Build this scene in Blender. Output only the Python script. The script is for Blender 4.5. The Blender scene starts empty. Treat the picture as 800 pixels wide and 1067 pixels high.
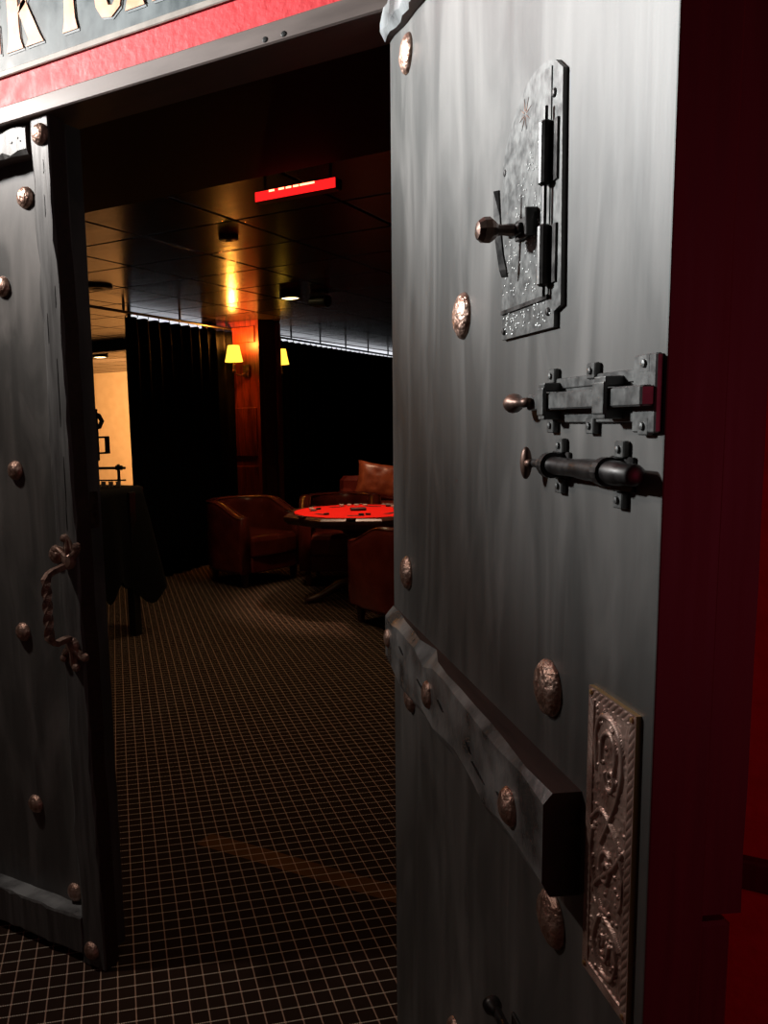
import bpy, math, random
from math import sin, cos, pi, radians, sqrt, atan2, hypot
from mathutils import Vector, Matrix, noise
random.seed(7)
scn = bpy.context.scene
col = scn.collection

# ------------------------------------------------------------------ helpers
def tag(o, label=None, cat=None, group=None, kind=None):
    if label: o['label'] = label
    if cat: o['category'] = cat
    if group: o['group'] = group
    if kind: o['kind'] = kind
    return o

def empty(name, loc=(0, 0, 0), rz=0.0, **k):
    o = bpy.data.objects.new(name, None)
    col.objects.link(o)
    o.location = loc; o.rotation_euler = (0, 0, rz)
    o.empty_display_size = 0.05
    return tag(o, **k)

class MB:
    def __init__(s):
        s.v = []; s.f = []; s.m = []; s.cur = 0
    def face(s, idx): s.f.append(tuple(idx)); s.m.append(s.cur)
    def add(s, vs, fs):
        b = len(s.v); s.v += [tuple(v) for v in vs]
        for f in fs: s.face([b + i for i in f])
    def box(s, x0, x1, y0, y1, z0, z1):
        vs = [(x0, y0, z0), (x1, y0, z0), (x1, y1, z0), (x0, y1, z0), (x0, y0, z1), (x1, y0, z1), (x1, y1, z1), (x0, y1, z1)]
        s.add(vs, [(0, 3, 2, 1), (4, 5, 6, 7), (0, 1, 5, 4), (1, 2, 6, 5), (2, 3, 7, 6), (3, 0, 4, 7)])
    def bbox(s, x0, x1, y0, y1, z0, z1, b=0.004):
        # box with chamfered edges: loft of octagonal sections along z
        def ring(i, z): return [(x0+b+i, y0+i, z), (x1-b-i, y0+i, z), (x1-i, y0+b+i, z), (x1-i, y1-b-i, z), (x1-b-i, y1-i, z), (x0+b+i, y1-i, z), (x0+i, y1-b-i, z), (x0+i, y0+b+i, z)]
        s.loft([ring(b, z0), ring(0, z0+b), ring(0, z1-b), ring(b, z1)], cap=True)
    def loft(s, rings, cap=True, closed=True):
        b = len(s.v); n = len(rings[0])
        for r in rings: s.v += [tuple(p) for p in r]
        for i in range(len(rings)-1):
            for j in range(n if closed else n-1):
                k = (j+1) % n
                s.face((b+i*n+j, b+i*n+k, b+(i+1)*n+k, b+(i+1)*n+j))
        if cap and closed:
            s.face([b+j for j in reversed(range(n))])
            s.face([b+(len(rings)-1)*n+j for j in range(n)])
    def prism(s, pts, y0, y1):
        # polygon given in (x,z), extruded in y
        n = len(pts)
        s.add([(p[0], y0, p[1]) for p in pts]+[(p[0], y1, p[1]) for p in pts],
              [tuple(range(n)), tuple(reversed(range(n, 2*n)))]+[(i, n+i, n+(i+1) % n, (i+1) % n) for i in range(n)])
    def lathe(s, prof, c=(0, 0, 0), axis='z', seg=20, cap=True):
        # prof: list of (r, h)
        rings = []
        for r, h in prof:
            ring = []
            for i in range(seg):
                a = 2*pi*i/seg; u, w = r*cos(a), r*sin(a)
                if axis == 'z': p = (c[0]+u, c[1]+w, c[2]+h)
                elif axis == 'y': p = (c[0]+u, c[1]+h, c[2]-w)
                else: p = (c[0]+h, c[1]+u, c[2]+w)
                ring.append(p)
            rings.append(ring)
        s.loft(rings, cap)
    def tube(s, pts, r, seg=10, square=False, twist=0.0):
        pts = [Vector(p) for p in pts]
        rings = []; up = Vector((0.13, 0.31, 0.94)).normalized()
        n = len(pts); prev = None
        for i, p in enumerate(pts):
            t = (pts[min(i+1, n-1)]-pts[max(i-1, 0)]).normalized()
            if prev is None:
                a = t.cross(up).normalized()
                if a.length < .1: a = t.cross(Vector((1, 0, 0))).normalized()
            else:
                a = (prev - t*prev.dot(t)).normalized()
            prev = a; b = t.cross(a)
            rr = r[i] if isinstance(r, (list, tuple)) else r
            k = 4 if square else seg
            tw = twist*i + (pi/4 if square else 0)
            rings.append([p + rr*(cos(2*pi*j/k+tw)*a+sin(2*pi*j/k+tw)*b) for j in range(k)])
        s.loft(rings, True)
    def build(s, name, mat, parent=None, smooth=False, loc=None, rz=None, bevel=None, sub=0, **k):
        me = bpy.data.meshes.new(name)
        me.from_pydata(s.v, [], s.f)
        mats = mat if isinstance(mat, (list, tuple)) else [mat]
        for m in mats: me.materials.append(m)
        for i, p in enumerate(me.polygons):
            p.material_index = s.m[i]; p.use_smooth = smooth
        me.update()
        o = bpy.data.objects.new(name, me); col.objects.link(o)
        if parent: o.parent = parent
        if loc: o.location = loc
        if rz is not None: o.rotation_euler = (0, 0, rz)
        if bevel:
            b = o.modifiers.new('bevel', 'BEVEL'); b.width = bevel; b.segments = 2; b.limit_method = 'ANGLE'; b.angle_limit = radians(40)
        if sub:
            b = o.modifiers.new('sub', 'SUBSURF'); b.levels = sub; b.render_levels = sub
        import bmesh
        bm = bmesh.new(); bm.from_mesh(me); bmesh.ops.recalc_face_normals(bm, faces=bm.faces); bm.to_mesh(me); bm.free()
        return tag(o, **k)

def copy_tree(o, parent=None):
    c = o.copy(); col.objects.link(c)
    if parent: c.parent = parent
    for ch in [x for x in list(bpy.data.objects) if x.parent == o]:
        copy_tree(ch, c)
    return c

# ------------------------------------------------------------------ materials
def new_mat(name):
    m = bpy.data.materials.new(name); m.use_nodes = True
    nt = m.node_tree; b = nt.nodes['Principled BSDF']
    return m, nt, b
def N(nt, t, **k):
    n = nt.nodes.new(t)
    for a, v in k.items(): setattr(n, a, v)
    return n
def plain(name, c, rough=.5, metal=0, spec=.5, emit=None, es=0, coat=0):
    m, nt, b = new_mat(name)
    b.inputs['Base Color'].default_value = (*c, 1); b.inputs['Roughness'].default_value = rough
    b.inputs['Metallic'].default_value = metal; b.inputs['Specular IOR Level'].default_value = spec
    b.inputs['Coat Weight'].default_value = coat
    if emit: b.inputs['Emission Color'].default_value = (*emit, 1); b.inputs['Emission Strength'].default_value = es
    return m
def noisy(name, c1, c2, scale=(1, 1, 1), nscale=8, rough=(.4, .6), bump=0.0, bdist=.002, metal=0, detail=6, spec=.5, ramp=(.35, .65), coat=0, bscale=None):
    m, nt, b = new_mat(name)
    tc = N(nt, 'ShaderNodeTexCoord'); mp = N(nt, 'ShaderNodeMapping'); mp.inputs['Scale'].default_value = scale
    nt.links.new(tc.outputs['Object'], mp.inputs['Vector'])
    nz = N(nt, 'ShaderNodeTexNoise'); nz.inputs['Scale'].default_value = nscale; nz.inputs['Detail'].default_value = detail
    nt.links.new(mp.outputs[0], nz.inputs['Vector'])
    cr = N(nt, 'ShaderNodeValToRGB'); cr.color_ramp.elements[0].position = ramp[0]; cr.color_ramp.elements[1].position = ramp[1]
    cr.color_ramp.elements[0].color = (*c1, 1); cr.color_ramp.elements[1].color = (*c2, 1)
    nt.links.new(nz.outputs['Fac'], cr.inputs[0]); nt.links.new(cr.outputs[0], b.inputs['Base Color'])
    mr = N(nt, 'ShaderNodeMapRange'); mr.inputs['From Min'].default_value = .3; mr.inputs['From Max'].default_value = .7
    mr.inputs['To Min'].default_value = rough[0]; mr.inputs['To Max'].default_value = rough[1]
    nt.links.new(nz.outputs['Fac'], mr.inputs['Value']); nt.links.new(mr.outputs[0], b.inputs['Roughness'])
    b.inputs['Metallic'].default_value = metal; b.inputs['Specular IOR Level'].default_value = spec; b.inputs['Coat Weight'].default_value = coat
    if bump:
        src = nz
        if bscale:
            src = N(nt, 'ShaderNodeTexNoise'); src.inputs['Scale'].default_value = bscale; src.inputs['Detail'].default_value = 5
            nt.links.new(mp.outputs[0], src.inputs['Vector'])
        bp = N(nt, 'ShaderNodeBump'); bp.inputs['Strength'].default_value = bump; bp.inputs['Distance'].default_value = bdist
        nt.links.new(src.outputs['Fac'], bp.inputs['Height']); nt.links.new(bp.outputs[0], b.inputs['Normal'])
    return m

def door_paint():
    # satin charcoal paint, brushed vertically over planks, pale haze strokes and a knot
    m, nt, b = new_mat('charcoal door paint')
    L = nt.links.new
    tc = N(nt, 'ShaderNodeTexCoord')
    mp = N(nt, 'ShaderNodeMapping'); mp.inputs['Scale'].default_value = (14, 14, 1.2); L(tc.outputs['Object'], mp.inputs[0])
    n1 = N(nt, 'ShaderNodeTexNoise'); n1.inputs['Scale'].default_value = 3; n1.inputs['Detail'].default_value = 8; L(mp.outputs[0], n1.inputs['Vector'])
    mp2 = N(nt, 'ShaderNodeMapping'); mp2.inputs['Scale'].default_value = (5, 5, 1.4); L(tc.outputs['Object'], mp2.inputs[0])
    n2 = N(nt, 'ShaderNodeTexNoise'); n2.inputs['Scale'].default_value = 2.2; n2.inputs['Detail'].default_value = 5; n2.inputs['Distortion'].default_value = .8; L(mp2.outputs[0], n2.inputs['Vector'])
    mx = N(nt, 'ShaderNodeMix', data_type='RGBA', blend_type='MIX')
    mx.inputs['Factor'].default_value = .5
    r1 = N(nt, 'ShaderNodeValToRGB'); r1.color_ramp.elements[0].position = .32; r1.color_ramp.elements[1].position = .72
    r1.color_ramp.elements[0].color = (.060, .058, .055, 1); r1.color_ramp.elements[1].color = (.105, .101, .096, 1)
    r2 = N(nt, 'ShaderNodeValToRGB'); r2.color_ramp.elements[0].position = .42; r2.color_ramp.elements[1].position = .74
    r2.color_ramp.elements[0].color = (.070, .068, .065, 1); r2.color_ramp.elements[1].color = (.24, .222, .21, 1)
    L(n1.outputs['Fac'], r1.inputs[0]); L(n2.outputs['Fac'], r2.inputs[0])
    L(r1.outputs[0], mx.inputs['A']); L(r2.outputs[0], mx.inputs['B']); L(mx.outputs['Result'], b.inputs['Base Color'])
    mr = N(nt, 'ShaderNodeMapRange'); mr.inputs['From Min'].default_value = .3; mr.inputs['From Max'].default_value = .7
    mr.inputs['To Min'].default_value = .40; mr.inputs['To Max'].default_value = .52
    L(n2.outputs['Fac'], mr.inputs['Value']); L(mr.outputs[0], b.inputs['Roughness'])
    bp = N(nt, 'ShaderNodeBump'); bp.inputs['Strength'].default_value = .25; bp.inputs['Distance'].default_value = .0015
    L(n1.outputs['Fac'], bp.inputs['Height']); L(bp.outputs[0], b.inputs['Normal'])
    return m

def carpet_mat():
    m, nt, b = new_mat('grid carpet')
    L = nt.links.new
    S = .04284
    tc = N(nt, 'ShaderNodeTexCoord'); sp = N(nt, 'ShaderNodeSeparateXYZ'); L(tc.outputs['Object'], sp.inputs[0])
    def M(op, a, b_=None, c=None):
        n = N(nt, 'ShaderNodeMath', operation=op)
        for i, v in enumerate((a, b_, c)):
            if v is None: continue
            if isinstance(v, (int, float)): n.inputs[i].default_value = v
            else: L(v, n.inputs[i])
        return n.outputs[0]
    u = M('DIVIDE', sp.outputs['X'], S); v = M('DIVIDE', sp.outputs['Y'], S)
    du = M('ABSOLUTE', M('SUBTRACT', M('FRACT', M('ADD', u, .5)), .5))
    dv = M('ABSOLUTE', M('SUBTRACT', M('FRACT', M('ADD', v, .5)), .5))
    # dots along the lines
    dotu = M('LESS_THAN', M('ABSOLUTE', M('SUBTRACT', M('FRACT', M('MULTIPLY', u, 8)), .5)), .25)
    dotv = M('LESS_THAN', M('ABSOLUTE', M('SUBTRACT', M('FRACT', M('MULTIPLY', v, 11)), .5)), .30)
    lu = M('MULTIPLY', M('LESS_THAN', du, .036), dotv)     # lines running away
    lv = M('MULTIPLY', M('LESS_THAN', dv, .036), dotu)     # lines running across
    nz = N(nt, 'ShaderNodeTexNoise'); nz.inputs['Scale'].default_value = 400; L(tc.outputs['Object'], nz.inputs['Vector'])
    nb = N(nt, 'ShaderNodeTexNoise'); nb.inputs['Scale'].default_value = 3; L(tc.outputs['Object'], nb.inputs['Vector'])
    base = N(nt, 'ShaderNodeMix', data_type='RGBA'); L(nz.outputs['Fac'], base.inputs['Factor'])
    base.inputs['A'].default_value = (.022, .0115, .0080, 1); base.inputs['B'].default_value = (.038, .022, .015, 1)
    # amber strip across the carpet just inside the doorway
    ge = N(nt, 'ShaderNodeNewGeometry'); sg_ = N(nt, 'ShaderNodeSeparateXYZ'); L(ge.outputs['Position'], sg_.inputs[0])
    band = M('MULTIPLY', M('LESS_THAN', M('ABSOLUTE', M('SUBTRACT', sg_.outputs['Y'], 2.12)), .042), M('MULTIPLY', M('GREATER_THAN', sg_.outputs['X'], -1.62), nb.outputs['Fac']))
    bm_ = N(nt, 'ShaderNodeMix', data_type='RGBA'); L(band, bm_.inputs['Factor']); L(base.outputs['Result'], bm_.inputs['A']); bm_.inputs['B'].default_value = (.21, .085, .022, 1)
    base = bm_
    m1 = N(nt, 'ShaderNodeMix', data_type='RGBA'); L(lu, m1.inputs['Factor']); L(base.outputs['Result'], m1.inputs['A']); m1.inputs['B'].default_value = (.66, .42, .31, 1)
    m2 = N(nt, 'ShaderNodeMix', data_type='RGBA'); L(lv, m2.inputs['Factor']); L(m1.outputs['Result'], m2.inputs['A']); m2.inputs['B'].default_value = (.95, .82, .66, 1)
    L(m2.outputs['Result'], b.inputs['Base Color'])
    b.inputs['Roughness'].default_value = 1; b.inputs['Specular IOR Level'].default_value = .05
    bp = N(nt, 'ShaderNodeBump'); bp.inputs['Strength'].default_value = .4; bp.inputs['Distance'].default_value = .002
    L(nz.outputs['Fac'], bp.inputs['Height']); L(bp.outputs[0], b.inputs['Normal'])
    return m

def ceiling_mat():
    m, nt, b = new_mat('dark glossy ceiling tile')
    L = nt.links.new
    tc = N(nt, 'ShaderNodeTexCoord')
    br = N(nt, 'ShaderNodeTexBrick'); br.offset = 0; br.inputs['Scale'].default_value = 1
    br.inputs['Brick Width'].default_value = .61; br.inputs['Row Height'].default_value = .61; br.inputs['Mortar Size'].default_value = .012
    br.inputs['Color1'].default_value = (.042, .024, .013, 1); br.inputs['Color2'].default_value = (.034, .020, .011, 1); br.inputs['Mortar'].default_value = (.002, .002, .002, 1)
    L(tc.outputs['Object'], br.inputs['Vector']); L(br.outputs['Color'], b.inputs['Base Color'])
    nz = N(nt, 'ShaderNodeTexNoise'); nz.inputs['Scale'].default_value = 2.2; nz.inputs['Detail'].default_value = 3
    mp = N(nt, 'ShaderNodeMapping'); mp.inputs['Scale'].default_value = (1, 3, 1); L(tc.outputs['Object'], mp.inputs[0]); L(mp.outputs[0], nz.inputs['Vector'])
    bp = N(nt, 'ShaderNodeBump'); bp.inputs['Strength'].default_value = .2; bp.inputs['Distance'].default_value = .01
    L(nz.outputs['Fac'], bp.inputs['Height'])
    bp2 = N(nt, 'ShaderNodeBump'); bp2.inputs['Strength'].default_value = 1; bp2.inputs['Distance'].default_value = .012; bp2.invert = True
    L(br.outputs['Fac'], bp2.inputs['Height']); L(bp.outputs[0], bp2.inputs['Normal']); L(bp2.outputs[0], b.inputs['Normal'])
    b.inputs['Roughness'].default_value = .23
    mr = N(nt, 'ShaderNodeMapRange'); mr.inputs['To Min'].default_value = .5; mr.inputs['To Max'].default_value = 0; L(br.outputs['Fac'], mr.inputs['Value']); L(mr.outputs[0], b.inputs['Specular IOR Level'])
    return m

def wood_panel_mat():
    m, nt, b = new_mat('red brown panelling')
    L = nt.links.new
    tc = N(nt, 'ShaderNodeTexCoord'); mp = N(nt, 'ShaderNodeMapping'); mp.inputs['Scale'].default_value = (9, 9, .9); L(tc.outputs['Object'], mp.inputs[0])
    nz = N(nt, 'ShaderNodeTexNoise'); nz.inputs['Scale'].default_value = 4; nz.inputs['Detail'].default_value = 8; nz.inputs['Distortion'].default_value = 1; L(mp.outputs[0], nz.inputs['Vector'])
    cr = N(nt, 'ShaderNodeValToRGB'); cr.color_ramp.elements[0].position = .35; cr.color_ramp.elements[1].position = .65
    cr.color_ramp.elements[0].color = (.11, .016, .006, 1); cr.color_ramp.elements[1].color = (.30, .045, .014, 1)
    L(nz.outputs['Fac'], cr.inputs[0]); L(cr.outputs[0], b.inputs['Base Color']); b.inputs['Roughness'].default_value = .4
    return m

M_ = {}
M_['door'] = door_paint()
M_['stile'] = noisy('charcoal hewn timber', (.065, .063, .062), (.13, .128, .125), scale=(12, 12, 1), nscale=5, rough=(.36, .52), bump=.5, bdist=.003)
M_['beam'] = noisy('charcoal hewn beam', (.075, .076, .077), (.32, .33, .335), scale=(2, 2, 2), nscale=7, rough=(.24, .40), bump=.6, bdist=.003, bscale=30, coat=.4)
M_['sideface'] = noisy('dark brown sawn timber', (.030, .014, .011), (.060, .030, .024), scale=(3, 20, 20), nscale=4, rough=(.55, .75), bump=.3)  # dark brown for board tops, backs and ends
M_['edge'] = noisy('maroon black edge', (.075, .010, .020), (.10, .015, .028), scale=(20, 20, 1), nscale=4, rough=(.5, .65), bump=.15)  # maroon black for the door edge, outer boards and wall rail
M_['iron'] = noisy('black wrought iron', (.016, .014, .014), (.05, .045, .043), nscale=60, rough=(.32, .5), metal=.6, bump=.3, bdist=.001)
M_['paintediron'] = noisy('grey hammered iron', (.09, .09, .089), (.135, .134, .13), nscale=90, rough=(.32, .5), metal=.35, bump=.4, bdist=.001)
M_['rust'] = noisy('brown patinated iron', (.05, .032, .027), (.20, .11, .08), nscale=40, rough=(.35, .5), metal=.7, bump=.3, bdist=.001)
M_['copper'] = noisy('aged copper clavo', (.34, .19, .14), (.62, .42, .34), nscale=70, rough=(.30, .45), metal=.75, bump=.9, bdist=.004, bscale=130)
M_['handle'] = noisy('worn copper brown iron', (.20, .12, .095), (.50, .33, .26), nscale=45, rough=(.3, .45), metal=.6, bump=.3, bdist=.001)
M_['copperplate'] = noisy('dark embossed copper', (.34, .20, .16), (.62, .43, .36), nscale=40, rough=(.28, .44), metal=.45, bump=.2, bdist=.001)
M_['brassedge'] = plain('worn brass edge', (.62, .40, .18), .4, .8)
M_['fascia'] = noisy('brown painted lintel', (.105, .080, .072), (.175, .130, .115), scale=(1, 6, 6), nscale=3, rough=(.38, .55), bump=.15)
M_['soffit'] = noisy('dark brown soffit', (.020, .008, .006), (.03, .013, .01), nscale=6, rough=(.6, .8))
M_['redwall'] = noisy('red painted plaster', (.60, .014, .022), (.70, .020, .030), nscale=25, rough=(.5, .65), bump=.5, bdist=.003, bscale=60)
M_['signboard'] = noisy('dark weathered sign panel', (.045, .060, .066), (.13, .15, .155), scale=(1.5, 1, 1), nscale=14, rough=(.45, .6), bump=.4, bdist=.002)
M_['signstripe'] = noisy('taupe sign border', (.26, .22, .19), (.36, .31, .27), nscale=30, rough=(.5, .6), bump=.3)
M_['letter'] = noisy('weathered copper orange lettering', (.72, .34, .20), (.88, .50, .34), nscale=22, rough=(.45, .6), bump=.3)
M_['letteroutline'] = noisy('grey blue letter outline', (.16, .18, .19), (.26, .27, .28), nscale=25, rough=(.5, .6))  # outline colour of the letters, set slightly lower and to the right
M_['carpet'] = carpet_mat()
M_['ceiling'] = ceiling_mat()
M_['bulkhead'] = plain('black ceiling paint', (.012, .008, .007), .7, spec=.2)
M_['curtain'] = noisy('black velvet', (.0015, .0015, .0018), (.003, .003, .0035), scale=(30, 30, .5), nscale=2, rough=(.55, .62), spec=.07)
M_['cloth'] = plain('black table linen', (.004, .004, .0045), .8, spec=.2)
M_['wood'] = wood_panel_mat()
M_['darkwood'] = noisy('dark mahogany', (.030, .008, .004), (.06, .018, .008), scale=(2, 9, 2), nscale=5, rough=(.34, .46))
M_['pier'] = noisy('shaded pier wood', (.035, .009, .004), (.075, .020, .008), scale=(9, 9, .8), nscale=4, rough=(.4, .5))  # darker copy of the pier wood: shade of the unlit side in colour
M_['leather'] = noisy('oxblood leather', (.11, .015, .011), (.19, .030, .019), nscale=6, rough=(.18, .28), bump=.25, bdist=.002, bscale=90)
M_['leatherdark'] = noisy('dark burgundy leather', (.060, .009, .007), (.09, .014, .010), nscale=6, rough=(.32, .42), bump=.25, bdist=.002, bscale=90)
M_['cushion'] = noisy('tan red leather cushion', (.20, .040, .016), (.36, .085, .032), nscale=9, rough=(.30, .42), bump=.6, bdist=.01, bscale=8)
M_['felt'] = plain('red felt', (.88, .018, .012), .85, spec=.1)
M_['feltink'] = plain('black print', (.01, .003, .003), .7)
M_['chipwhite'] = plain('ivory chip', (.65, .5, .42), .4)
M_['chipdark'] = plain('dark chip', (.03, .012, .01), .4)
M_['chrome'] = plain('polished metal', (.6, .55, .5), .2, 1)
M_['dimple'] = plain('pale dimple', (.9, .9, .88), .25)  # plain pale colour so the hammered dots show as white specks
M_['black'] = plain('black plastic', (.008, .008, .008), .4)
M_['beige'] = noisy('beige plaster', (.78, .43, .17), (.84, .48, .20), nscale=6, rough=(.7, .8))
M_['white'] = plain('white card', (.75, .7, .62), .6)
M_['shade'] = plain('lit yellow lamp shade', (.9, .55, .12), .6, emit=(1, .55, .05), es=2.2)
M_['lens'] = plain('lit lamp lens', (.9, .8, .6), .4, emit=(1, .78, .38), es=9)
M_['ledred'] = plain('red lit display', (.5, .01, .01), .4, emit=(1, .012, .012), es=1.6)
M_['leddot'] = plain('bright display characters', (.9, .4, .3), .4, emit=(1, .25, .12), es=6)
M_['slitglow'] = plain('bright slit strip', (.8, .85, .9), .3, emit=(.9, .93, 1), es=.95)  # glow of the strips added behind the curtain tops
M_['plaster'] = plain('dark room wall', (.03, .008, .006), .6)

# ------------------------------------------------------------------ setting
ZC = 2.42
# floor: object axes follow the carpet grid
CA = radians(42.336)
f = MB()
def rotback(x, y):
    dx, dy = x+1.524, y-1.2
    return (dx*cos(-CA)-dy*sin(-CA), dx*sin(-CA)+dy*cos(-CA))
co = [rotback(*p) for p in [(-16, -2.5), (2.5, -2.5), (2.5, 13), (-16, 13)]]
f.add([(c[0], c[1], 0) for c in co]+[(c[0], c[1], -.1) for c in co], [(0, 1, 2, 3), (7, 6, 5, 4), (0, 4, 5, 1), (1, 5, 6, 2), (2, 6, 7, 3), (3, 7, 4, 0)])
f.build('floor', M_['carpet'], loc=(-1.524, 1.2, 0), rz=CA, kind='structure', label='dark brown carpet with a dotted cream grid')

c = MB(); c.box(-16, 2.5, 2.80, 13, ZC, ZC+.1)
c.build('ceiling', M_['ceiling'], kind='structure', label='dark glossy tiled ceiling of the card room')
c = MB(); c.box(-8, 2.5, 1.58, 2.80, 2.32, 2.62)
c.build('trim_1', M_['bulkhead'], kind='structure', label='low black bulkhead inside the doorway')

YB = 1.434
# front wall: opening from X=-2.36 to -.60, height 2.10
w = MB()
w.box(-3.6, 2.5, YB+.004, YB+.146, 2.138, 3.1)
w.box(-3.6, -2.36, YB+.004, YB+.146, 0, 2.138)
w.box(-.56, 2.5, YB+.004, YB+.146, 0, 2.138)
wf = w.build('wall_front', M_['redwall'], kind='structure', label='red painted wall around the castle doors')
w = MB(); w.bbox(-2.40, -.56, YB-.012, YB+.118, 2.10, 2.1385, .003)
lint = w.build('trim_2', [M_['fascia']], kind='structure', label='brown painted lintel with two small holes over the doorway')
w = MB()
for x, z in ((-.867, 2.110), (-.826, 2.110)):
    w.lathe([(.0005, -.0135), (.0045, -.0132), (.0055, -.0122), (.0045, -.0110)], (x, YB, z), 'y', 10)
w.build('trim_3', M_['black'], lint, kind='structure')
w = MB(); w.box(-.60, -.56, YB+.0, YB+.146, 0, 2.10); w.box(-2.40, -2.36, YB, YB+.146, 0, 2.10)
w.build('trim_4', M_['soffit'], kind='structure', label='dark jambs of the doorway')
w = MB(); w.bbox(-.55, 2.5, YB-.02, YB+.004, .645, .695, .004)
w.build('trim_5', M_['edge'], kind='structure', label='dark horizontal rail on the red wall behind the open door')
# room shell
w = MB(); w.box(-5.24, -5.20, 6.02, 12.9, 0, ZC)
w.build('wall_left', M_['plaster'], kind='structure', label='dark wall behind the black curtains')
w = MB(); w.box(-16, 2.5, 13, 13.1, 0, ZC+.1); w.build('wall_back', M_['plaster'], kind='structure', label='dark back wall')
w = MB(); w.box(2.4, 2.5, 1.6, 13, 0, ZC); w.build('wall_right', M_['plaster'], kind='structure', label='dark right wall')
w = MB(); w.box(-15.9, -6.2, 12.3, 12.4, 0, ZC); w.build('wall_far', M_['beige'], kind='structure', label='warmly lit beige wall of the room beyond')
# ceiling bulkhead rail seen at left beyond the curtain
# glowing strips added behind the curtain tops for the bright slits
for i, (y0, y1) in enumerate(((6.03, 7.1), (7.9, 12.3))):
    w = MB(); w.box(-5.205, -5.185, y0, y1, 2.335, 2.41)
    w.build('glow_strip_%d' % (i+1), M_['slitglow'], kind='structure', label='glowing strip added behind the tops of the black curtains')

# ------------------------------------------------------------------ painted sign
sg = empty('painted_sign', (-1.3, YB+.004, 2.205), label='dark weathered sign with copper orange western lettering above the doorway', cat='sign')
OX, OY, OZ = -1.3, YB+.004, 2.205
def rel(p): return (p[0]-OX, p[1]-OY, p[2]-OZ)
w = MB(); w.bbox(-2.1-OX, -.62-OX, -.006, 0, .004, .42, .002); w.build('panel', M_['signboard'], sg)
w = MB(); w.bbox(-2.1-OX, -.62-OX, -.0075, 0, .0, .014, .002); w.build('border_stripe', M_['signstripe'], sg)
def letter(ch, x0, wd, z0, h, mat, y, grow=0.0):
    def T(p): return [(x0-OX+q[0]*wd, z0-OZ+q[1]*h) for q in p]
    P = []
    def stem(xa, xb, serif=.12):
        return [(xa-serif*.7, 0), (xb+serif*.7, 0), (xb+.02, .13), (xb, .3), (xb, .7), (xb+.02, .87), (xb+serif*.7, 1), (xa-serif*.7, 1), (xa-.02, .87), (xa, .7), (xa, .3), (xa-.02, .13)]
    def arc(cx, cz, ro, ri, a0, a1, sx=1, n=14):
        pts = [(cx+ro*sx*cos(radians(a0+(a1-a0)*i/n)), cz+ro*sin(radians(a0+(a1-a0)*i/n))) for i in range(n+1)]
        pts += [(cx+ri*sx*cos(radians(a1+(a0-a1)*i/n)), cz+ri*sin(radians(a1+(a0-a1)*i/n))) for i in range(n+1)]
        return pts
    if ch == 'K': P = [stem(.12, .40), [(.40, .42), (.72, .96), (.62, 1), (1.0, 1), (.92, .92), (.60, .52)], [(.38, .50), (.58, .60), (.93, .10), (1.02, 0), (.56, 0), (.64, .08)]]
    if ch == 'C': P = [arc(.5, .5, .5, .24, 45, 315, 1.0), [(.80, .62), (.90, .62), (.90, .98), (.80, .86)], [(.80, .38), (.90, .38), (.90, .02), (.80, .14)]]
    if ch == 'P': P = [stem(.14, .44), [(.40, 1), (.75, .98), (.95, .86), (.98, .7), (.92, .54), (.72, .43), (.44, .42), (.44, .54), (.62, .56), (.68, .70), (.62, .86), (.40, .88)]]
    if ch == 'U':
        P = [[(0, 1), (.5, 1), (.42, .9), (.40, .3), (.48, .14), (.60, .12), (.70, .2), (.74, .4), (.74, .9), (.66, 1), (1.0, 1), (.90, .9), (.90, .32), (.80, .08), (.56, -.01), (.30, .02), (.14, .16), (.10, .35), (.08, .9)]]
    if ch == 'R': P = [stem(.12, .40), [(.38, 1), (.72, .98), (.92, .86), (.94, .72), (.86, .58), (.66, .50), (.40, .49), (.40, .60), (.58, .62), (.64, .74), (.58, .87), (.38, .89)], [(.44, .54), (.68, .54), (.86, .30), (.90, .10), (1.04, 0), (.66, 0), (.62, .22)]]
    m = MB()
    for poly in P:
        m.prism(T(poly), y, y+.002)
    return m
for ch, x0, wd in (('A', 0, 0),) and (('C', -1.690, .118), ('K', -1.568, .120), ('P', -1.392, .095), ('U', -1.302, .100), ('R', -1.212, .115), ):
    letter(ch, x0+.004, wd, 2.250-.005, .17, None, -.0072).build('letter_outline', M_['letteroutline'], sg)
    letter(ch, x0, wd, 2.250, .17, None, -.0092).build('letter', M_['letter'], sg)

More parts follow.
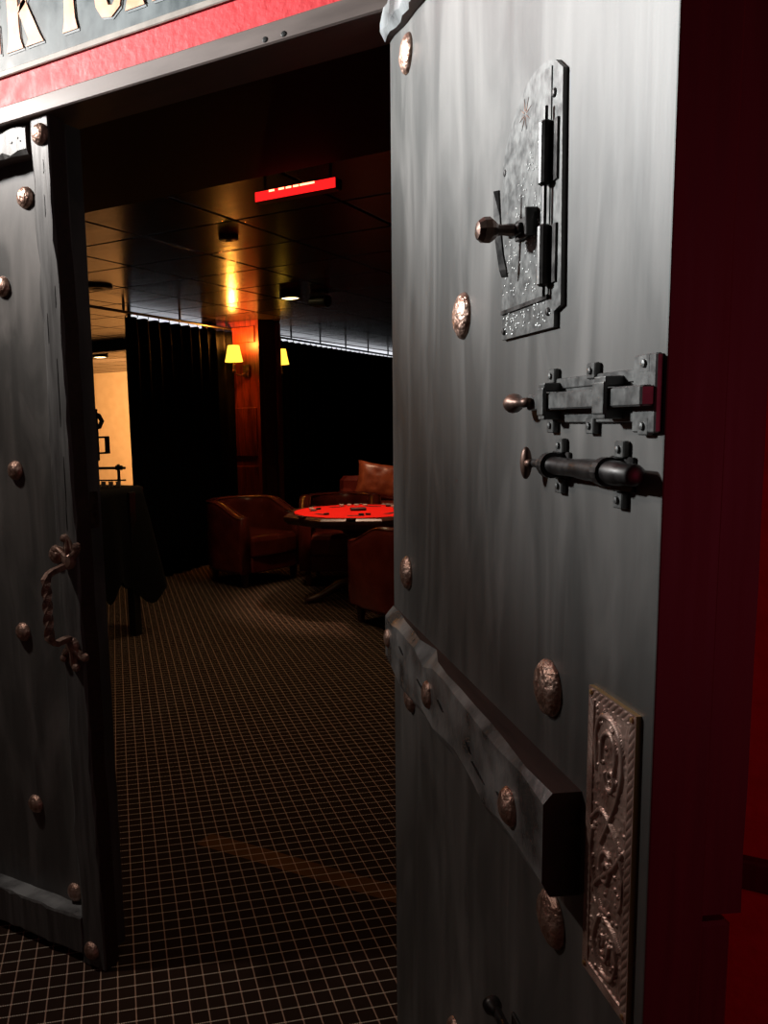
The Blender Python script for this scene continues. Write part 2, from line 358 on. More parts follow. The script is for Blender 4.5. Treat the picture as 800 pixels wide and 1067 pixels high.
# ------------------------------------------------------------------ doors
def live_board(L, z0f, z1f, tf, n, mat_idx=(0, 1), y_back=0.0, ch=.012, seed=1, horizontal=True, endslope=0.0):
    """rough hewn board: runs along local x (horizontal) or z; front towards -y"""
    rnd = random.Random(seed)
    m = MB(); rings = []
    cs = [ch*rnd.uniform(.2, 1.5) for _ in range(n+1)]
    cs2 = [ch*rnd.uniform(.2, 1.3) for _ in range(n+1)]
    for i in range(n+1):
        t = i/n; x = L[0]+(L[1]-L[0])*t
        a, b, T = z0f(t), z1f(t), tf(t)
        c, d = cs[i], cs2[i]
        sec = [(y_back, a), (y_back, b), (y_back-T+c*1.05, b), (y_back-T, b-c*1.25), (y_back-T, (a+b)/2+rnd.uniform(-.002, .002)), (y_back-T, a+d*1.7), (y_back-T+d*.9, a)]
        if horizontal: rings.append([(x+endslope*(-(yy)), yy, zz) for yy, zz in sec])
        else: rings.append([(zz, yy, x) for yy, zz in sec])
    b0 = len(m.v); k = len(rings[0])
    for r in rings: m.v += r
    for i in range(n):
        for j in range(k):
            q = (j+1) % k
            m.cur = mat_idx[1] if j == 1 or j == 6 and horizontal else mat_idx[0]
            if j == 0: m.cur = mat_idx[1]
            m.face((b0+i*k+j, b0+i*k+q, b0+(i+1)*k+q, b0+(i+1)*k+j))
    m.cur = mat_idx[1]
    m.face([b0+j for j in range(k)][::-1]); m.face([b0+n*k+j for j in range(k)])
    return m

def stud_mb(r, p, seed):
    m = MB(); rnd = random.Random(seed); seg = 22; rings = []
    prof = [(1.0, 0), (1.0, .12), (.95, .35), (.85, .58), (.68, .78), (.46, .92), (.24, .985)]
    for (a, h) in prof:
        ring = []
        for j in range(seg):
            th = 2*pi*j/seg
            jj = noise.noise(Vector((a*cos(th)*4+seed, a*sin(th)*4, seed*.7)))
            rr = r*a*(1+.05*jj); hh = p*h*(1+.10*jj if h > .2 else 1)
            ring.append((rr*cos(th), -hh, -rr*sin(th)))
        rings.append(ring)
    m.loft(rings, cap=False)
    b = len(m.v); m.v.append((0, -p, 0))
    last = b-seg
    for j in range(seg): m.face((last+j, last+(j+1) % seg, b))
    m.face([j for j in range(seg)][::-1])
    return m
def stud(parent, x, z, y=0.0, r=.03, p=.012, seed=1, mat=None):
    return stud_mb(r, p, seed).build('stud', mat or M_['copper'], parent, smooth=True, loc=(x, y, z))

# ---- left leaf (door_1), closed; local = world axes, origin at its hinge bottom
d1 = empty('door_1', (-2.34, YB+.05, 0), kind='structure', label='closed charcoal castle door leaf with copper studs and a twisted iron handle')
ox, oy = -2.34, YB+.05
def X1(x): return x-ox
leaf = MB(); leaf.bbox(X1(-2.33), X1(-1.452), 0, .055, .02, 2.095, .004)
leaf.build('panel', M_['door'], d1)
def wav(a, amp, s, fr=5):
    return lambda t: a+amp*noise.noise(Vector((t*fr, s, 0)))+amp*.6*noise.noise(Vector((t*fr*3.1, s+4, 0)))
st = live_board((.004, 2.098), wav(X1(-1.512), .010, 1, 7), lambda t: X1(-1.430)-.022*t+.006*noise.noise(Vector((t*6, 3, 0)))+.004*noise.noise(Vector((t*21, 7, 0))), lambda t: .05, 46, ch=.0045, seed=3, horizontal=False, mat_idx=(0, 1))
sto = st.build('stile_board', [M_['stile'], M_['sideface']], d1)
# drying cracks on the stile face
ck = MB()
for (x, z, l, wd) in [(-1.478, 1.905, .05, .0022), (-1.492, 1.63, .07, .0016), (-1.470, 1.48, .16, .002), (-1.462, 1.70, .05, .002), (-1.468, 1.27, .12, .0016), (-1.475, 1.99, .03, .003), (-1.470, 1.18, .06, .0015)]:
    ck.prism([(X1(x)-wd/2, z-l*.5), (X1(x)+wd*.5, z-l*.3), (X1(x)+wd*.4, z+l*.3), (X1(x)+wd*.1, z+l*.5), (X1(x)-wd*.6, z+l*.2)], -.0508, -.045)
ck.build('crack', M_['black'], sto)
tb = live_board((X1(-2.33), X1(-1.531)), lambda t: 2.028+.004*sin(t*9), lambda t: 2.096, lambda t: .046, 30, ch=.006, seed=5)
tbo = tb.build('top_board', [M_['stile'], M_['sideface']], d1)
hl = MB()
for x, z, r in ((-1.578, 2.062, .0035), (-1.556, 2.068, .002), (-1.548, 2.060, .002)):
    hl.lathe([(r*.2, -.0475), (r, -.0472), (r, -.046)], (X1(x), 0, z), 'y', 8)
hl.build('nail_hole', M_['black'], tbo)
br_ = live_board((X1(-2.33), X1(-1.508)), lambda t: .026, lambda t: .128+.004*noise.noise(Vector((t*14, 2, 1))), lambda t: .052+.006*noise.noise(Vector((t*18, 5, 1))), 34, ch=.004, seed=8, mat_idx=(0, 2))
br_.build('bottom_rail', [M_['stile'], M_['sideface'], M_['beam']], d1)
for i, (x, z) in enumerate([(-1.591, 1.950), (-1.693, 1.752), (-1.691, 1.292), (-1.704, .863), (-1.702, .380), (-1.573, .158)]):
    stud(d1, X1(x), z, 0, .0255, .017, 20+i)
stud(sto, X1(-1.477), 2.060, -.05, .024, .016, 31)
stud(sto, X1(-1.474), .049, -.05, .024, .016, 32)
stud(sto, X1(-1.512), 1.090, -.046, .0235, .018, 33)
# handle: fleur plates, twisted bar
def fleur(m, cx, cz, s, flip=1):
    def leafp(cx, cz, L, w, ang):
        pts = []
        for k in range(10):
            t = k/9; pts.append((t*L, w*sin(pi*t)**.8))
        for k in range(8, 0, -1):
            t = k/9; pts.append((t*L, -w*sin(pi*t)**.8))
        return [(cx+u*cos(ang)-v*sin(ang), cz+u*sin(ang)+v*cos(ang)) for u, v in pts]
    for ang, L, wd in ((90*flip, .032*s, .0075*s), (90*flip+52, .027*s, .0065*s), (90*flip-52, .027*s, .0065*s)):
        a = radians(ang)
        m.prism(leafp(cx, cz, L, wd, a), -.0565, -.05)
        # raised midrib and curled tip
        m.tube([(cx+cos(a)*L*t, -.058, cz+sin(a)*L*t) for t in (.1, .5, .9)], [.0035*s, .003*s, .0015*s], 6)
        m.lathe([(.001, -.0640), (.0045*s, -.062), (.006*s, -.0565), (.006*s, -.05)], (cx+cos(a)*L*.86+.006*s*cos(a+1.2), 0, cz+sin(a)*L*.86+.004*s*sin(a+1.2)), 'y', 9)
    m.lathe([(.001, -.065), (.008*s, -.063), (.012*s, -.057), (.012*s, -.05)], (cx, 0, cz-.004*flip), 'y', 12)
hm = MB(); fleur(hm, X1(-1.468), 1.082, 1.75, 1)
hd = hm.build('handle', M_['handle'], d1, smooth=False, label='twisted iron pull handle')
hm = MB(); fleur(hm, X1(-1.474), .862, 1.75, -1); hm.build('lower_rosette', M_['handle'], hd)
bm_ = MB()
pts = []
zt, zb, yo = 1.058, .882, -.122
xh = X1(-1.477)
pts += [(xh, -.056, 1.066), (xh, -.075, 1.062), (xh, -.1, zt), (xh, -.114, zt-.006), (xh, yo, zt-.018)]
ntw = 34
for i in range(1, ntw): pts.append((xh, yo, zt-.018+(zb+.018-(zt-.018))*i/ntw))
pts += [(xh, yo, zb+.018), (xh, -.114, zb+.006), (xh, -.1, zb), (xh, -.075, zb+.003), (xh, -.056, zb+.002)]
rad = [.0095]*4+[.0125]*(ntw+1)+[.0095]*5
rad = rad[:len(pts)]
while len(rad) < len(pts): rad.append(.0095)
# twist only on the vertical run
m2 = MB(); P = [Vector(p) for p in pts]; rings = []; n = len(P); prev = Vector((1, 0, 0)); tw = 0
for i, p in enumerate(P):
    t = (P[min(i+1, n-1)]-P[max(i-1, 0)]).normalized()
    a = (prev-t*prev.dot(t)).normalized(); prev = a; b = t.cross(a)
    if 4 <= i < 4+ntw: tw += .19
    rings.append([p+rad[i]*(cos(pi/2*j+tw+pi/4)*a+sin(pi/2*j+tw+pi/4)*b) for j in range(4)])
m2.loft(rings); m2.build('twisted_grip', M_['handle'], hd)
# keepers on the inner edge of the left leaf
for k, (z, h, rnd_) in enumerate(((1.412, .020, True), (1.352, .022, False))):
    m = MB()
    m.box(X1(-1.50), X1(-1.455), .055, .060, z-h*1.6, z+h*1.5)
    xk = X1(-1.468)
    if rnd_:
        m.tube([(xk, .058, z-h*.8), (xk, .078, z-h*.7), (xk, .088, z), (xk, .078, z+h*.7), (xk, .058, z+h*.9)], .006, 8)
    else:
        m.box(xk-.004, xk+.004, .058, .108, z+h*.80, z+h*1.0); m.box(xk-.004, xk+.004, .058, .108, z-h*1.0, z-h*.8); m.box(xk-.004, xk+.004, .098, .108, z-h*.8, z+h*.8)
    m.lathe([(.001, .070), (.006, .068), (.006, .06)], (X1(-1.468), 0, z-h*1.5), 'y', 8)
    m.build('bolt_keeper', M_['iron'], d1)
m = MB(); m.box(X1(-1.4525), X1(-1.4505), .012, .040, 1.15, 1.24)
m.build('strike_plate', M_['rust'], d1)

# ---- right leaf (door_2), open; local x from hinge to free edge, -y is the visible inner face
HX, HY = -.61865, 1.434
TH = atan2(-.80891, .58793)
d2 = empty('door_2', (HX, HY, 0), TH, kind='structure', label='open charcoal castle door leaf with iron bolts, peephole and copper studs')
W2 = .924
m = MB()
m.box(0, W2, 0, .049, .012, 2.095)
pan = m.build('panel', [M_['door'], M_['edge']], d2, bevel=.0015)
for p in pan.data.polygons:
    if p.normal.x > .9 or p.normal.x < -.9 or p.normal.y > .9: p.material_index = 1
# outer stile at the free edge, ending above a kick board
m = live_board((.985, 2.095), lambda t: -(W2-.004), lambda t: -(W2-.10), lambda t: .036, 20, ch=.002, seed=11, horizontal=False)
ob = MB()
ob.v = [(-v[0], .049-v[1], v[2]) for v in m.v]; ob.f = [tuple(reversed(q)) for q in m.f]; ob.m = [0]*len(m.f)
ob.build('outer_stile', [M_['edge']], d2)
ob = MB(); ob.bbox(.0, W2-.008, .0495, .080, .03, .975, .003); ob.build('outer_kick_board', M_['edge'], d2)

# middle beam on the inner face
def bz0(t): return .925+.012*t+.010*noise.noise(Vector((t*5, 1, 9)))+(.012*max(0, 1-t*9))
bm2 = live_board((.0, .803), bz0, lambda t: 1.046-.003*t, lambda t: .0175+.0205*t+.0015*noise.noise(Vector((t*8, 2, 3))), 13, ch=.014, seed=19, mat_idx=(0, 1))
beam = bm2.build('cross_beam', [M_['beam'], M_['sideface']], d2)
g = MB()
for s, z, l in ((.15, 1.0, .03), (.30, .985, .05), (.42, .995, .03), (.56, .99, .02), (.60, .975, .05), (.69, .98, .04)):
    tt = s/.803; y = -(.0175+.0205*tt)
    g.prism([(s-l*.5, z+.004), (s, z+.0012), (s+l*.5, z-.004), (s+l*.1, z-.002)], y-.0022, y+.003)
g.build('gouge', M_['black'], beam)
tbm = live_board((.0, .88), lambda t: 2.050-.048*min(1, t*3.2)+.004*noise.noise(Vector((t*11, 1, 4))), lambda t: 2.094, lambda t: .0175+.0205*t, 28, ch=.008, seed=15, mat_idx=(0, 1))
tbm.build('top_beam', [M_['beam'], M_['sideface']], d2)
for i, (s, z) in enumerate([(.13, 1.978), (.428, 1.532), (.113, 1.130), (.725, 1.120), (.744, .875), (.404, .462), (.136, .909), (.43, .22)]):
    stud(d2, s, z, 0, .0300 if i != 6 else .026, .0125, 40+i)
# studs on the beam: find s for offset of face
stud(beam, .341, .985, -.0250, .021, .010, 51)
stud(beam, .709, .985, -.0350, .021, .011, 52)
stud(beam, .027, .990, -.0178, .018, .008, 53)

# peephole hatch
hp = [(.585, 1.485), (.729, 1.484), (.729, 1.499), (.744, 1.503), (.739, 1.716), (.722, 1.729), (.70, 1.737), (.672, 1.738), (.645, 1.732), (.617, 1.715), (.595, 1.694), (.585, 1.676)]
m = MB(); m.prism(hp, -.005, 0)
plate = m.build('peephole_hatch', M_['paintediron'], d2, label='hammered grey peephole hatch')
m = MB()
m.prism([(.5875, 1.517), (.7160, 1.517), (.7160, 1.690), (.7160, 1.7265), (.69, 1.731), (.665, 1.731), (.640, 1.725), (.617, 1.708), (.598, 1.690), (.5875, 1.674)], -.0062, -.005)
hdoor = m.build('hatch_door', M_['paintediron'], plate)
m = MB(); rnd = random.Random(3)
for i in range(150):
    s = rnd.uniform(.592, .705); z = rnd.uniform(1.525, 1.668)
    if z > 1.60+(s-.59)*.9: continue
    r = .0013
    m.lathe([(r, 0), (r*.7, -.0007), (r*.15, -.001)], (s, -.0062, z), 'y', 6)
m.build('dimple', M_['dimple'], hdoor, kind='stuff')
m = MB()
for i in range(60):
    s = rnd.uniform(.59, .724); z = rnd.uniform(1.488, 1.512)
    m.lathe([(.0013, 0), (.0009, -.0008), (.0002, -.0011)], (s, -.005, z), 'y', 6)
for i in range(40):
    s = rnd.uniform(.59, .70); z = rnd.uniform(1.675, 1.700)
    if z > 1.66+(s-.58)*.5: continue
    m.lathe([(.0013, 0), (.0009, -.0008), (.0002, -.0011)], (s, -.005, z), 'y', 6)
m.build('border_dimple', M_['dimple'], plate, kind='stuff')
m = MB()
for k in range(8):
    a = pi*k/4+.2; L = .016
    cx, cz = .652, 1.705
    m.prism([(cx+cos(a)*.003-sin(a)*.0006, cz+sin(a)*.003+cos(a)*.0006), (cx+cos(a)*L, cz+sin(a)*L), (cx+cos(a)*.003+sin(a)*.0006, cz+sin(a)*.003-cos(a)*.0006)], -.0067, -.0045)
m.build('star_engraving', M_['rust'], plate)
for s, z in ((.594, 1.664), (.722, 1.700), (.594, 1.494), (.716, 1.500)):
    m = MB(); m.lathe([(.001, -.0075), (.003, -.0072), (.0042, -.006), (.0042, -.005)], (s, 0, z), 'y', 10); m.build('screw', M_['iron'], plate)
for z0, z1 in ((1.618, 1.677), (1.524, 1.582)):
    m = MB()
    m.lathe([(.004, 0), (.0065, .002), (.0065, z1-z0-.002), (.004, z1-z0)], (.7165, -.011, z0), 'z', 12)
    m.box(.713, .734, -.0072, -.005, z0+.002, z1-.002)
    m.build('hinge', M_['iron'], plate)
m = MB(); m.lathe([(.0022, 0), (.0022, .176)], (.7165, -.011, 1.514), 'z', 8)
m.box(.588, .7165, -.0075, -.0045, 1.5125, 1.5165)
m.build('hinge_pin', M_['iron'], plate)
# latch: staple, lever and turned knob
m = MB()
m.bbox(.640, .688, -.0115, -.005, 1.581, 1.602, .001); m.bbox(.6835, .688, -.018, -.005, 1.579, 1.606, .001); m.bbox(.632, .662, -.016, -.0105, 1.586, 1.597, .001)
lat = m.build('latch', M_['iron'], plate)
m = MB()
m.loft([[(.630-w_, -y_, z_), (.630+w_, -y_+.004, z_), (.630+w_, -y_+.006, z_), (.630-w_, -y_+.002, z_)] for w_, y_, z_ in ((.002, .031, 1.636), (.0035, .030, 1.61), (.004, .029, 1.592), (.003, .026, 1.57), (.0042, .023, 1.555), (.002, .021, 1.547))])
m.build('latch_lever', M_['iron'], plate)
m = MB()
m.lathe([(.006, -.008), (.0065, -.020), (.0055, -.028), (.006, -.033), (.010, -.037), (.0135, -.042), (.013, -.049), (.009, -.0545), (.002, -.056)], (.648, 0, 1.592), 'y', 9)
m.build('latch_knob', M_['rust'], plate)

# upper slide bolt (square)
m = MB()
m.bbox(.716, .905, -.004, 0, 1.424, 1.434, .0008); m.bbox(.716, .905, -.004, 0, 1.392, 1.401, .0008); m.box(.716, .905, -.0025, 0, 1.400, 1.425)
m.bbox(.886, .920, -.006, 0, 1.384, 1.444, .0012)
sb = m.build('upper_bolt', M_['paintediron'], d2, label='square iron slide bolt')
for s in (.727, .812, .903):
    for z, up in ((1.437, 1), (1.389, -1)):
        m = MB(); m.bbox(s-.008, s+.008, -.0062, 0, z-.007, z+.007, .001)
        m.lathe([(.0008, -.0085), (.003, -.008), (.0035, -.0062)], (s, 0, z), 'y', 9)
        m.build('lug', M_['paintediron'], sb)
m = MB(); m.bbox(.692, .918, -.0165, -.005, 1.4045, 1.4205, .0015)
m.build('bolt_bar', M_['paintediron'], sb)
for s, wd in ((.738, .014), (.858, .020)):
    m = MB()
    m.prism([(s-wd/2, 1.399), (s+wd/2, 1.399), (s+wd/2, 1.4255), (s-wd/2, 1.4255)], -.0215, -.0170)
    m.prism([(s-wd/2, 1.4215), (s+wd/2, 1.4215), (s+wd/2, 1.4300), (s-wd/2, 1.4300)], -.0200, -.003)
    m.prism([(s-wd/2, 1.3950), (s+wd/2, 1.3950), (s+wd/2, 1.4035), (s-wd/2, 1.4035)], -.0200, -.003)
    m.build('bolt_guide', M_['paintediron'], sb, bevel=.0012)
m = MB(); m.lathe([(.0045, .045), (.0050, .030), (.0040, .020), (.0055, .014), (.0095, .007), (.0105, 0), (.009, -.006), (.004, -.010)], (.664, -.020, 1.4125), 'x', 16)
m.build('bolt_knob', M_['rust'], sb, smooth=True)
# lower slide bolt (round)
m = MB(); m.bbox(.726, .765, -.003, 0, 1.338, 1.364, .0008); m.bbox(.845, .885, -.003, 0, 1.335, 1.364, .0008)
sb = m.build('lower_bolt', M_['iron'], d2, label='round iron slide bolt')
for s, z in ((.748, 1.370), (.748, 1.331), (.866, 1.370), (.866, 1.328)):
    m = MB(); m.bbox(s-.008, s+.008, -.006, 0, z-.007, z+.007, .001)
    m.lathe([(.0008, -.0085), (.003, -.008), (.0035, -.0062)], (s, 0, z), 'y', 9)
    m.build('lug', M_['paintediron'], sb)
m = MB(); m.lathe([(.004, 0), (.0045, .02), (.009, .032), (.0098, .05), (.0085, .056), (.0082, .105), (.0088, .108), (.0095, .125), (.0095, .152), (.010, .156), (.010, .185), (.0088, .188), (.0088, .206), (.006, .208)], (.702, -.014, 1.3515), 'x', 18)
m.build('bolt_bar', M_['iron'], sb, smooth=True)
for s in (.749, .862):
    m = MB(); m.lathe([(.0098, -.006), (.0122, -.005), (.0125, .005), (.0098, .006)], (s, -.014, 1.3515), 'x', 18)
    m.box(s-.006, s+.006, -.013, 0, 1.340, 1.363)
    m.build('bolt_guide', M_['iron'], sb)
m = MB(); m.lathe([(.0038, .016), (.0042, .004), (.003, 0)], (.693, -.016, 1.3510), 'x', 12)
rings = []
for k in range(13):
    a = pi*(k+.02)/12.04; rx = .0070*sin(a); zz = .0168*cos(a)
    rings.append([(.692+rx*cos(2*pi*j/18), -.016+rx*.85*sin(2*pi*j/18), 1.3510+zz) for j in range(18)])
m.loft(rings)
m.build('bolt_knob', M_['rust'], sb, smooth=True)
# small bolt low on the door, its knob at the bottom edge of view
m = MB(); m.bbox(.64, .76, -.004, 0, .664, .688, .001)
sb = m.build('low_bolt', M_['iron'], d2, label='iron bolt near the bottom of the view')
m = MB(); m.lathe([(.006, 0), (.006, .10), (.009, .105), (.009, .14)], (.64, -.022, .690), 'x', 14); m.build('bolt_bar', M_['iron'], sb, smooth=True)
m = MB(); m.lathe([(.005, .016), (.006, .010), (.011, .004), (.0115, -.003), (.006, -.009)], (.630, -.024, .690), 'x', 16); m.build('bolt_knob', M_['iron'], sb, smooth=True)

# embossed push plate
def seg_d(px_, pz_, pts):
    best = 9
    for i in range(len(pts)-1):
        ax, az = pts[i]; bx, bz = pts[i+1]; vx, vz = bx-ax, bz-az
        t = max(0, min(1, ((px_-ax)*vx+(pz_-az)*vz)/(vx*vx+vz*vz+1e-12)))
        d = hypot(px_-ax-t*vx, pz_-az-t*vz)
        if d < best: best = d
    return best
PW, PH = .084, .277
def scroll(cx, cz, r0, turns, a0, sgn=1, n=26):
    return [(cx+(r0*(1-.8*i/n))*cos(a0+sgn*turns*2*pi*i/n)*.72, cz+(r0*(1-.8*i/n))*sin(a0+sgn*turns*2*pi*i/n)) for i in range(n+1)]
curves = [
    [(.018, .205), (.016, .235), (.024, .255), (.042, .258), (.058, .248), (.064, .225), (.058, .195), (.044, .165), (.030, .140)],
    [(.026, .215), (.028, .238), (.042, .245), (.052, .232), (.050, .212)],
    [(.012, .155), (.030, .170), (.052, .160), (.068, .135), (.072, .110), (.066, .095)],
    [(.070, .150), (.052, .125), (.036, .110), (.024, .098), (.018, .085), (.030, .078), (.048, .080)],
    [(.014, .145), (.012, .120), (.020, .095), (.036, .075), (.058, .068), (.068, .058)],
    [(.060, .062), (.064, .040), (.056, .022), (.040, .018), (.028, .026), (.022, .045), (.030, .068)],
    [(.050, .050), (.046, .034), (.036, .034), (.034, .048)],
    scroll(.040, .118, .018, 1.3, 1.0), scroll(.044, .205, .014, 1.2, 3.0), scroll(.038, .048, .013, 1.2, .3, -1)]
def smooth(pts, k=5):
    out = []
    for i in range(len(pts)-1):
        p0 = pts[max(i-1, 0)]; p1 = pts[i]; p2 = pts[i+1]; p3 = pts[min(i+2, len(pts)-1)]
        for j in range(k):
            t = j/k
            out.append(tuple(.5*((2*p1[d])+(-p0[d]+p2[d])*t+(2*p0[d]-5*p1[d]+4*p2[d]-p3[d])*t*t+(-p0[d]+3*p1[d]-3*p2[d]+p3[d])*t**3) for d in (0, 1)))
    return out+[pts[-1]]
curves = [smooth(c_) if len(c_) < 20 else c_ for c_ in curves]
rb = random.Random(9)
beads = [(rb.uniform(.014, .070), rb.uniform(.014, .263)) for _ in range(85)]
def relief(x, z):
    e = min(x, PW-x, z, PH-z)
    if e < .0015: return .0012
    if e < .0095:
        along = (x+z) if (z < .0095 or z > PH-.0095) else (z+x)
        al = x if (z < .0095 or z > PH-.0095) else z
        return .0006+.0012*abs(sin(al*pi/.0085+(e-.005)*420))
    if e < .0115: return .0016
    d = min(seg_d(x, z, cv) for cv in curves)
    h = .0030*max(0, 1-(d/.0032)**2)
    n = noise.noise(Vector((x*230, z*230, 3.3)))
    n2 = noise.noise(Vector((x*110, z*110, 8.3)))
    bd = min(hypot(x-u, z-v) for u, v in beads)
    hb = .0018*sqrt(max(0, 1-(bd/.0024)**2))
    return max(h, hb, .0009*max(0, n*1.6)+.0006*max(0, n2))
nx, nz_ = 76, 240
m = MB()
for j in range(nz_+1):
    for i in range(nx+1):
        x = PW*i/nx; z = PH*j/nz_
        m.v.append((x, -.0035-relief(x, z), z))
for j in range(nz_):
    for i in range(nx):
        a = j*(nx+1)+i; m.face((a, a+1, a+nx+2, a+nx+1))
# sides
m.cur = 1
m.add([(0, 0, 0), (PW, 0, 0), (PW, 0, PH), (0, 0, PH), (0, -.0047, 0), (PW, -.0047, 0), (PW, -.0047, PH), (0, -.0047, PH)], [(0, 1, 5, 4), (1, 2, 6, 5), (2, 3, 7, 6), (3, 0, 4, 7), (0, 3, 2, 1)])
pp = m.build('push_plate', [M_['copperplate'], M_['brassedge']], d2, smooth=False, loc=(.822, 0, .878), label='embossed copper push plate with scrollwork')
for s, z in ((.0055, .272), (.0785, .272), (.0055, .005), (.0785, .005)):
    m = MB(); m.lathe([(.0005, -.0068), (.0022, -.0064), (.0026, -.0045)], (s, 0, z), 'y', 8); m.build('nail', M_['brassedge'], pp)

# ------------------------------------------------------------------ interior
def rail_x(y): return -4.78-.055*(y-5.42)
def rail(y0, y1, nm, lab):
    r = empty(nm, (rail_x(y0), y0, 2.345), label=lab, cat='curtain rail', group=None)
    m = MB(); m.tube([(0, 0, 0), (rail_x(y1)-rail_x(y0), y1-y0, 0)], .012, 8); m.build('rod', M_['black'], r)
    n = max(2, int((y1-y0)/.8))
    for i in range(n+1):
        t = (i+.1)/(n+.2); m = MB(); x = (rail_x(y1)-rail_x(y0))*t; y = (y1-y0)*t
        m.box(x-.008, x+.008, y-.008, y+.008, .012, .075); m.build('bracket', M_['black'], r)
    return r
rail(4.55, 7.18, 'curtain_rail', 'thin black curtain rail on the ceiling left of the wood pier')
rail(7.66, 12.6, 'curtain_rail', 'thin black curtain rail on the ceiling right of the wood pier')
def curtain(y0, y1, label, seed, pl=.155):
    r = empty('curtain', (rail_x((y0+y1)/2), (y0+y1)/2, 0), label=label, cat='curtain', group='black velvet curtains')
    cx, cy = r.location.x, r.location.y
    n = int((y1-y0)/.016); m = MB(); zs = [0.012, .3, .8, 1.3, 1.8, 2.1, 2.25, 2.317]
    rnd = random.Random(seed)
    for k, z in enumerate(zs):
        for i in range(n+1):
            y = y0+(y1-y0)*i/n
            ph = 2*pi*y/pl+1.3*noise.noise(Vector((y*1.4, seed, z*.25)))
            amp = .035*(1+.4*noise.noise(Vector((y*2.2, seed+3, 0))))*(1 if z < 2.2 else .75)
            sag = .012*abs(sin(ph/2)) if k == len(zs)-1 else 0
            xx = rail_x(y)+amp*sin(ph)
            m.v.append((xx-cx, y+.014*cos(ph*1.0)-cy, z-sag))
    for k in range(len(zs)-1):
        for i in range(n):
            a = k*(n+1)+i; m.face((a, a+1, a+n+2, a+n+1))
    o = m.build('fabric', M_['curtain'], r, smooth=True)
    s = o.modifiers.new('t', 'SOLIDIFY'); s.thickness = .003; s.offset = 0
    h = MB()
    yy = y0+.04
    while yy < y1-.02:
        x = rail_x(yy)-cx
        h.tube([(x, yy-cy, 2.31), (x+.006, yy-cy, 2.325), (x, yy-cy, 2.334)], .004, 6); yy += pl
    h.build('hook', M_['black'], r, kind='stuff')
    return r
curtain(5.44, 7.16, 'black floor-length curtain hanging between the lit beige room and the wood pier', 2)
curtain(7.92, 12.4, 'black floor-length curtain hanging right of the wood pier behind the sofa', 5)

# pier with panelled front
pr = empty('wood_pier', (-4.73, 7.65, 0), label='red-brown panelled wood pier with the lit wall lamp between the black curtains', cat='pier')
m = MB(); m.box(-.34, .17, -.45, -.04, 0, ZC-.001)
po = m.build('core', [M_['pier'], M_['wood']], pr)
for p in po.data.polygons:
    if p.normal.y < -.9: p.material_index = 1
for z0, z1 in ((.12, .95), (1.05, 1.55), (2.20, 2.36)):
    m = MB(); m.bbox(-.30, .13, -.462, -.45, z0, z1, .006); m.build('front_panel', M_['wood'], pr)
for z0, z1 in ((.12, .95), (1.05, 2.30)):
    m = MB(); m.bbox(.17, .178, -.37, -.17, z0, z1, .003); m.build('side_panel', M_['pier'], pr)
m = MB(); m.bbox(.17, .19, -.13, -.04, 0, ZC-.001, .006); m.build('corner_post', M_['wood'], pr)  # paler wood puts the lit strip at the far corner into colour
m = MB(); m.bbox(-.34, .19, -.475, -.445, 0, .12, .004); m.build('plinth', M_['pier'], pr)

def sconce(x, y, z, rz, label, reach=.20, off=-.09):
    r = empty('wall_lamp', (x, y, z), rz, label=label, cat='wall lamp')
    m = MB(); m.bbox(-.038, .038, -.02, 0, -.07, .055, .004); m.build('backplate', M_['rust'], r)
    m = MB(); m.tube([(0, -.02, -.03), (0, -reach*.5, -.055), (off*.6, -reach*.9, -.05), (off, -reach, -.02), (off, -reach, .06)], .008, 8); m.build('arm', M_['rust'], r)
    m = MB(); m.lathe([(.012, -.03), (.02, -.02), (.016, 0), (.012, .07)], (off, -reach, 0), 'z', 12); m.build('candle_cup', M_['rust'], r)
    m = MB(); rings = [[(rr*cos(2*pi*i/28)+off, rr*sin(2*pi*i/28)-reach, h) for i in range(28)] for rr, h in ((.090, .075), (.072, .16), (.058, .235))]
    m.loft(rings, cap=False)
    o = m.build('lamp_shade', M_['shade'], r, smooth=True)
    s = o.modifiers.new('t', 'SOLIDIFY'); s.thickness = .002
    return r
sconce(-4.70, 7.188, 1.925, 0, 'yellow lit wall lamp with a tapered shade on the wood pier', reach=.20, off=-.02)
sconce(-4.70, 7.61, 1.925, pi, 'second yellow lit wall lamp mostly hidden behind the wood pier', reach=.10, off=-.09)
def plight(name, loc, energy, color, size=.05, kind='POINT', rot=None, **k):
    l = bpy.data.lights.new(name, kind); l.energy = energy; l.color = color
    if kind == 'POINT': l.shadow_soft_size = size
    if kind == 'SPOT': l.shadow_soft_size = size; l.spot_size = k.get('spot', 1.2); l.spot_blend = k.get('blend', .5)
    if kind == 'AREA': l.size = size; l.size_y = k.get('size_y', size); l.shape = 'RECTANGLE'; l.spread = k.get('spread', pi)
    o = bpy.data.objects.new(name, l); col.objects.link(o); o.location = loc
    if rot is not None: o.rotation_euler = rot
    return o
def aim(o, target):
    d = Vector(target)-o.location; o.rotation_euler = d.to_track_quat('-Z', 'Y').to_euler()
    return o
plight('sconce_bulb', (-4.72, 6.985, 2.19), 17, (1, .34, .05), .03)
plight('second_sconce_bulb', (-4.61, 7.71, 2.10), 3, (1, .5, .12), .03)

